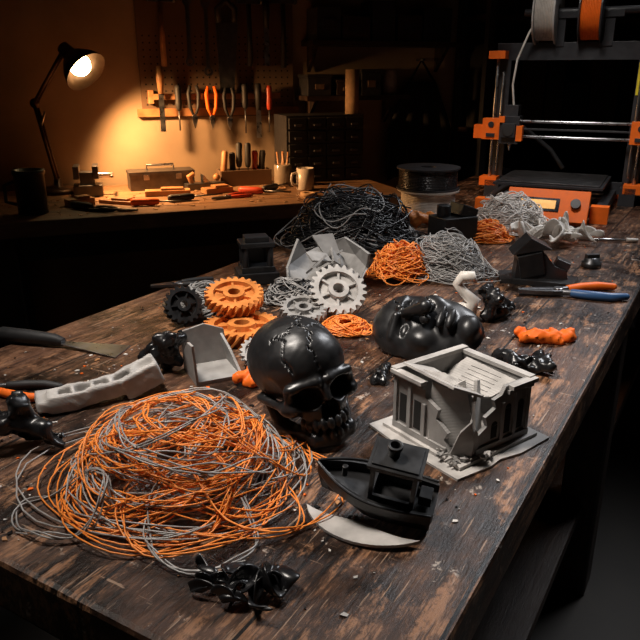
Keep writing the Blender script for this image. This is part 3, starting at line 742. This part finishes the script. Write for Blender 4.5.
tl([(.60,HS,.17,'rubber'),(.66,HP,.2,'rubber'),(.73,HP,.2,'orangep'),(.80,HP,.2,'rubber'),(.865,HS,.19,'rubber'),(.92,'chisel',.21,'rubber'),(.965,HS,.18,'red')],1.22,.075)
tl([(.56,'hammer',.24,'woodh'),(.66,'wrench',.22,'rubber'),(.73,'wrench',.25,'woodh'),(.81,'hand_saw',.26,'rubber'),(.90,'hammer',.24,'rubber'),(.97,'chisel',.24,'rubber'),(1.04,'hammer',.25,'rubber')],1.545,.045)
b=B(); b.box((0,0,0),(.46,.15,.018),'darkwood')
for x in(-.18,.18): b.prism([(0,0),(.12,0),(0,-.1)],-.008,.008,'darkwood',T(x,.07,-.009,90,0,-90))
b.done('wall_shelf',WP(1.33,.082),WA,z=1.17,rest=None)
for t,wd,h,k in((1.16,.10,.07,'frame'),(1.28,.09,.05,'darkwood'),(1.39,.09,.09,'frame')):
    b=B(); b.box((0,0,h/2),(wd,.11,h),k); b.box((0,0,h+.006),(wd+.008,.118,.012),k); b.box((0,-.058,h*.5),(wd*.4,.004,h*.3),'peg'); b.done('storage_box',WP(t,.082),WA,rest=1.1795,bevel=.002)
b=B(); b.lathe([(0,0),(.03,0),(.03,.08),(.024,.09),(.024,.10),(0,.10)],'ceramic',None,20); b.done('paint_can',WP(1.50,.082),WA,rest=1.1795)
b=B(); b.box((0,0,0),(.66,.14,.02),'darkwood')
for i,(x,wd,h,k) in enumerate([(-.26,.10,.12,'frame'),(-.14,.12,.09,'darkwood'),(-.02,.1,.15,'frame'),(.1,.11,.1,'darkwood'),(.23,.13,.13,'frame')]): b.box((x,0,.01+h/2),(wd,.12,h),k); b.box((x,-.062,.01+h*.5),(wd*.5,.003,h*.3),'frame')
for x in(-.3,.3): b.prism([(0,0),(.10,0),(0,-.1)],-.008,.008,'darkwood',T(x,.065,-.01,90,0,-90))
b.done('storage_shelf',WP(1.46,.075),WA,z=1.38,rest=None)
# made-up apron, added to darken the bare wall
b=B(); vs=[];fs=[];Nx=26;Nz=14
for j in range(Nz):
    v=j/(Nz-1); hw=.07+.09*min(1,v*2.2)
    for i in range(Nx):
        u=i/(Nx-1); x=(u-.5)*2*hw; vs.append((x,-.012*math.sin(u*22+v)*(.3+v)-.02,-.42*v+.02*math.cos((u-.5)*3)*v))
for j in range(Nz-1):
    for i in range(Nx-1): fs.append((j*Nx+i,j*Nx+i+1,(j+1)*Nx+i+1,(j+1)*Nx+i))
b.add(vs,fs,'cloth',None,True); b.tube([(-.06,-.02,0),(0,-.01,.09),(.06,-.02,0)],.006,'cloth'); b.cyl((0,.03,.09),(0,-.03,.09),.006,'dmetal')
o=b.done('dark_filler_apron',WP(1.67,.035),WA,z=1.23,rest=None); m=o.modifiers.new('s','SOLIDIFY'); m.thickness=.003
# drawer cabinet
b=B(); b.box((0,.01,.13),(.33,.16,.26),'frame')
for i in range(4):
    for j in range(5):
        x=-.12+i*.08; z=.03+j*.05; b.box((x,-.074,z),(.072,.012,.042),'rubber'); b.box((x,-.084,z-.006),(.03,.01,.008),'dmetal')
b.done('parts_drawer_cabinet',WP(1.15,.16),WA,rest=TZ,bevel=.0015)
b=B(); b.lathe([(.02,0),(.028,0),(.028,.17),(.022,.17),(.022,.004),(0,.004)],'card',None,24); b.done('cardboard_tube',WP(1.28,.19),WA,rest=TZ+.261)
# ---------------------------------------------------------------- bench objects
b=B(); b.lathe([(0,0),(.045,0),(.045,.12),(.049,.122),(.049,.135),(.041,.135),(.041,.01),(0,.01)],'frame',None,28); b.tube([(.045,0,.10),(.075,0,.09),(.075,0,.04),(.045,0,.03)],.006,'frame'); b.done('steel_tankard',(-.905,2.20),200)
b=B(); b.box((0,0,.02),(.10,.08,.04),'dmetal'); b.box((0,0,.06),(.05,.05,.05),'dmetal'); b.box((-.035,0,.085),(.02,.09,.045),'dmetal'); b.box((.03,0,.085),(.02,.09,.045),'dmetal'); b.cyl((-.03,0,.07),(.09,0,.07),.01,'metal'); b.cyl((.085,-.05,.07),(.085,.05,.07),.005,'metal',seg=10)
b.done('bench_vise',(-.835,2.54),15,bevel=.002)
b=B(); b.box((0,0,.03),(.24,.10,.06),'dmetal'); b.box((0,0,.064),(.245,.105,.010),'dmetal'); b.tube([(-.05,0,.068),(-.05,0,.088),(.05,0,.088),(.05,0,.068)],.005,'metal'); b.box((-.06,-.054,.05),(.02,.006,.02),'metal'); b.box((.06,-.054,.05),(.02,.006,.02),'metal')
b.done('metal_toolbox',(-.61,2.71),WA,bevel=.003)
b=B()
for s_ in((0,-.035,.03,.2,.006,.06),(0,.035,.03,.2,.006,.06),(-.1,0,.03,.006,.07,.06),(.1,0,.03,.006,.07,.06),(0,0,.003,.2,.07,.006)): b.box(s_[:3],s_[3:],'peg')
for i in range(6): screwdriver(b,T(-.075+i*.03,r.uniform(-.015,.015),.145+r.uniform(-.02,.02),180+r.uniform(-8,8),r.uniform(-8,8),0),.125,r.choice(['rubber','red','rubber','woodh']))
b.done('screwdriver_box',(-.30,2.80),WA,bevel=.001)
b=B(); b.lathe([(0,0),(.032,0),(.034,.006),(.034,.08),(.030,.084),(.030,.005),(0,.005)],'glass',None,24)
for i in range(4): b.cyl((.01*math.cos(i*2),.01*math.sin(i*2),.006),(.022*math.cos(i*1.6),.02*math.sin(i*1.6),.13),.004,'woodh',seg=8)
b.done('brush_jar',(-.145,2.765),0)
b=B(); b.lathe([(0,0),(.030,0),(.033,.006),(.033,.082),(.030,.082),(.029,.008),(0,.008)],'ceramic',None,28); b.tube([(.032,0,.066),(.052,0,.062),(.055,0,.04),(.05,0,.022),(.032,0,.016)],.005,'ceramic'); b.done('coffee_mug',(-.055,2.66),200)
def plank(name,loc,rz,dm,k='woodh'):
    b=B(); b.box((0,0,dm[2]/2),dm,k); b.box((dm[0]*.1,0,dm[2]+.004),(dm[0]*.5,dm[1]*.8,.008),k); return b.done(name,loc,rz,bevel=.002)
plank('wood_offcut',(-.55,2.54),12,(.16,.05,.02)); plank('wood_offcut',(-.68,2.38),-20,(.13,.06,.012)); plank('wood_offcut',(-.38,2.60),35,(.11,.05,.02)); plank('wood_offcut',(-.80,2.33),40,(.09,.04,.025),'card')
for loc,rz,k in(((-.45,2.43),30,'rubber'),((-.22,2.56),-15,'red'),((-.55,2.33),8,'orangep'),((-.17,2.66),60,'rubber'),((-.74,2.24),-30,'rubber')):
    b=B(); screwdriver(b,T(0,0,.0135,0,90,0)@T(0,0,-.08),.2,k); b.done('screwdriver',loc,rz)
pliers('slip_joint_pliers',(-.33,2.47),40,'red','red',.15); pliers('slip_joint_pliers',(-.64,2.23),170,'rubber','rubber',.15)
b=B(); b.box((0,0,.012),(.15,.045,.024),'dmetal'); b.tube([(-.05,0,.024),(-.06,0,.05),(-.04,0,.06)],[.01,.012,.009],'woodh'); b.ball((.05,0,.04),.014,'woodh'); b.prism([(-.01,.0),(.02,0),(-.01,.035)],-.015,.015,'metal',T(0,0,.022,90,0,0)); b.done('hand_plane',(-.44,2.69),30,bevel=.002)
b=B(); b.lathe([(0,0),(.03,0),(.03,.016),(.012,.016),(.012,.012),(0,.012)],'card',None,24); b.done('tape_roll',(-.04,2.50),0)
b=B()
for i in range(160):
    t=r.uniform(-.1,1.2);dp=r.uniform(.27,.64);p=WP(t,dp);q=r.choice([.003,.005,.009]); b.prism([(-q,-q*.5),(q,-q*.4),(q*.6,q*.6)],0,.002,r.choice(['woodh','card','card']),T(p[0],p[1],0,0,r.uniform(-10,10),r.uniform(0,360)))
b.done('wood_shavings')
# ---------------------------------------------------------------- dark shelving
def rack(name,loc,rz,W_,D_,H_,n,seed):
    r=random.Random(seed); b=B()
    for x in(-W_/2,W_/2):
        for y in(-D_/2,D_/2): b.box((x,y,H_/2),(.03,.03,H_),'frame')
    b.box((0,D_/2-.005,H_/2),(W_,.006,H_-.02),'cloth')
    for i in range(n):
        z=.1+i*(H_-.15)/(n-1); b.box((0,0,z),(W_,D_,.02),'darkwood'); x=-W_/2+.04
        while x<W_/2-.12 and i<n-1:
            bw=r.uniform(.08,.16); bh=r.uniform(.1,(H_-.15)/(n-1)-.08); b.box((x+bw/2,0,z+.01+bh/2),(bw,D_*.8,bh),r.choice(['frame','darkwood','cloth','darkwood'])); x+=bw+.015
    return b.done(name,loc,rz,rest=0)
rack('storage_rack',WP(-.62,.30),WA,.80,.4,1.9,5,4)
rack('added_dark_shelving',WP(2.40,.14),WA,1.06,.22,2.0,5,8)  # made-up rack, added so the wall behind the printer reads dark
# ---------------------------------------------------------------- lights
def area(name,loc,tgt,size,e,col,spot=None,blend=.6,spread=None):
    if spot: l=bpy.data.lights.new(name,'SPOT'); l.shadow_soft_size=size; l.spot_size=math.radians(spot); l.spot_blend=blend
    else:
        l=bpy.data.lights.new(name,'AREA'); l.size=size
        if spread: l.spread=math.radians(spread)
    l.energy=e; l.color=col
    o=bpy.data.objects.new(name,l); SC.collection.objects.link(o); o.location=loc
    o.rotation_euler=(Vector(tgt)-Vector(loc)).to_track_quat('-Z','Y').to_euler()
area('key_light',(-.55,.85,2.45),(.12,1.00,.85),.22,190,(1,.91,.82),spot=54,blend=1)
area('rim_light',(1.35,2.2,2.4),(.35,1.25,.85),.35,120,(.95,.96,1),spot=62,blend=.9)
area('printer_fill',(.30,1.55,2.3),(.82,2.30,.95),.2,75,(1,.94,.88),spot=40,blend=.8)  # added fill with no fixture, brightens the printer frame
wd=bpy.data.worlds.new('World'); SC.world=wd; wd.use_nodes=True
wd.node_tree.nodes['Background'].inputs[0].default_value=(.5,.6,.8,1); wd.node_tree.nodes['Background'].inputs[1].default_value=.02
# ---------------------------------------------------------------- camera
cd=bpy.data.cameras.new('camera'); cd.sensor_width=36; cd.lens=700/640*36; cd.clip_start=.02
co=bpy.data.objects.new('camera',cd); SC.collection.objects.link(co); co.location=(0,0,TZ+.42); co.rotation_euler=(math.radians(90-19.5),0,0)
SC.camera=co
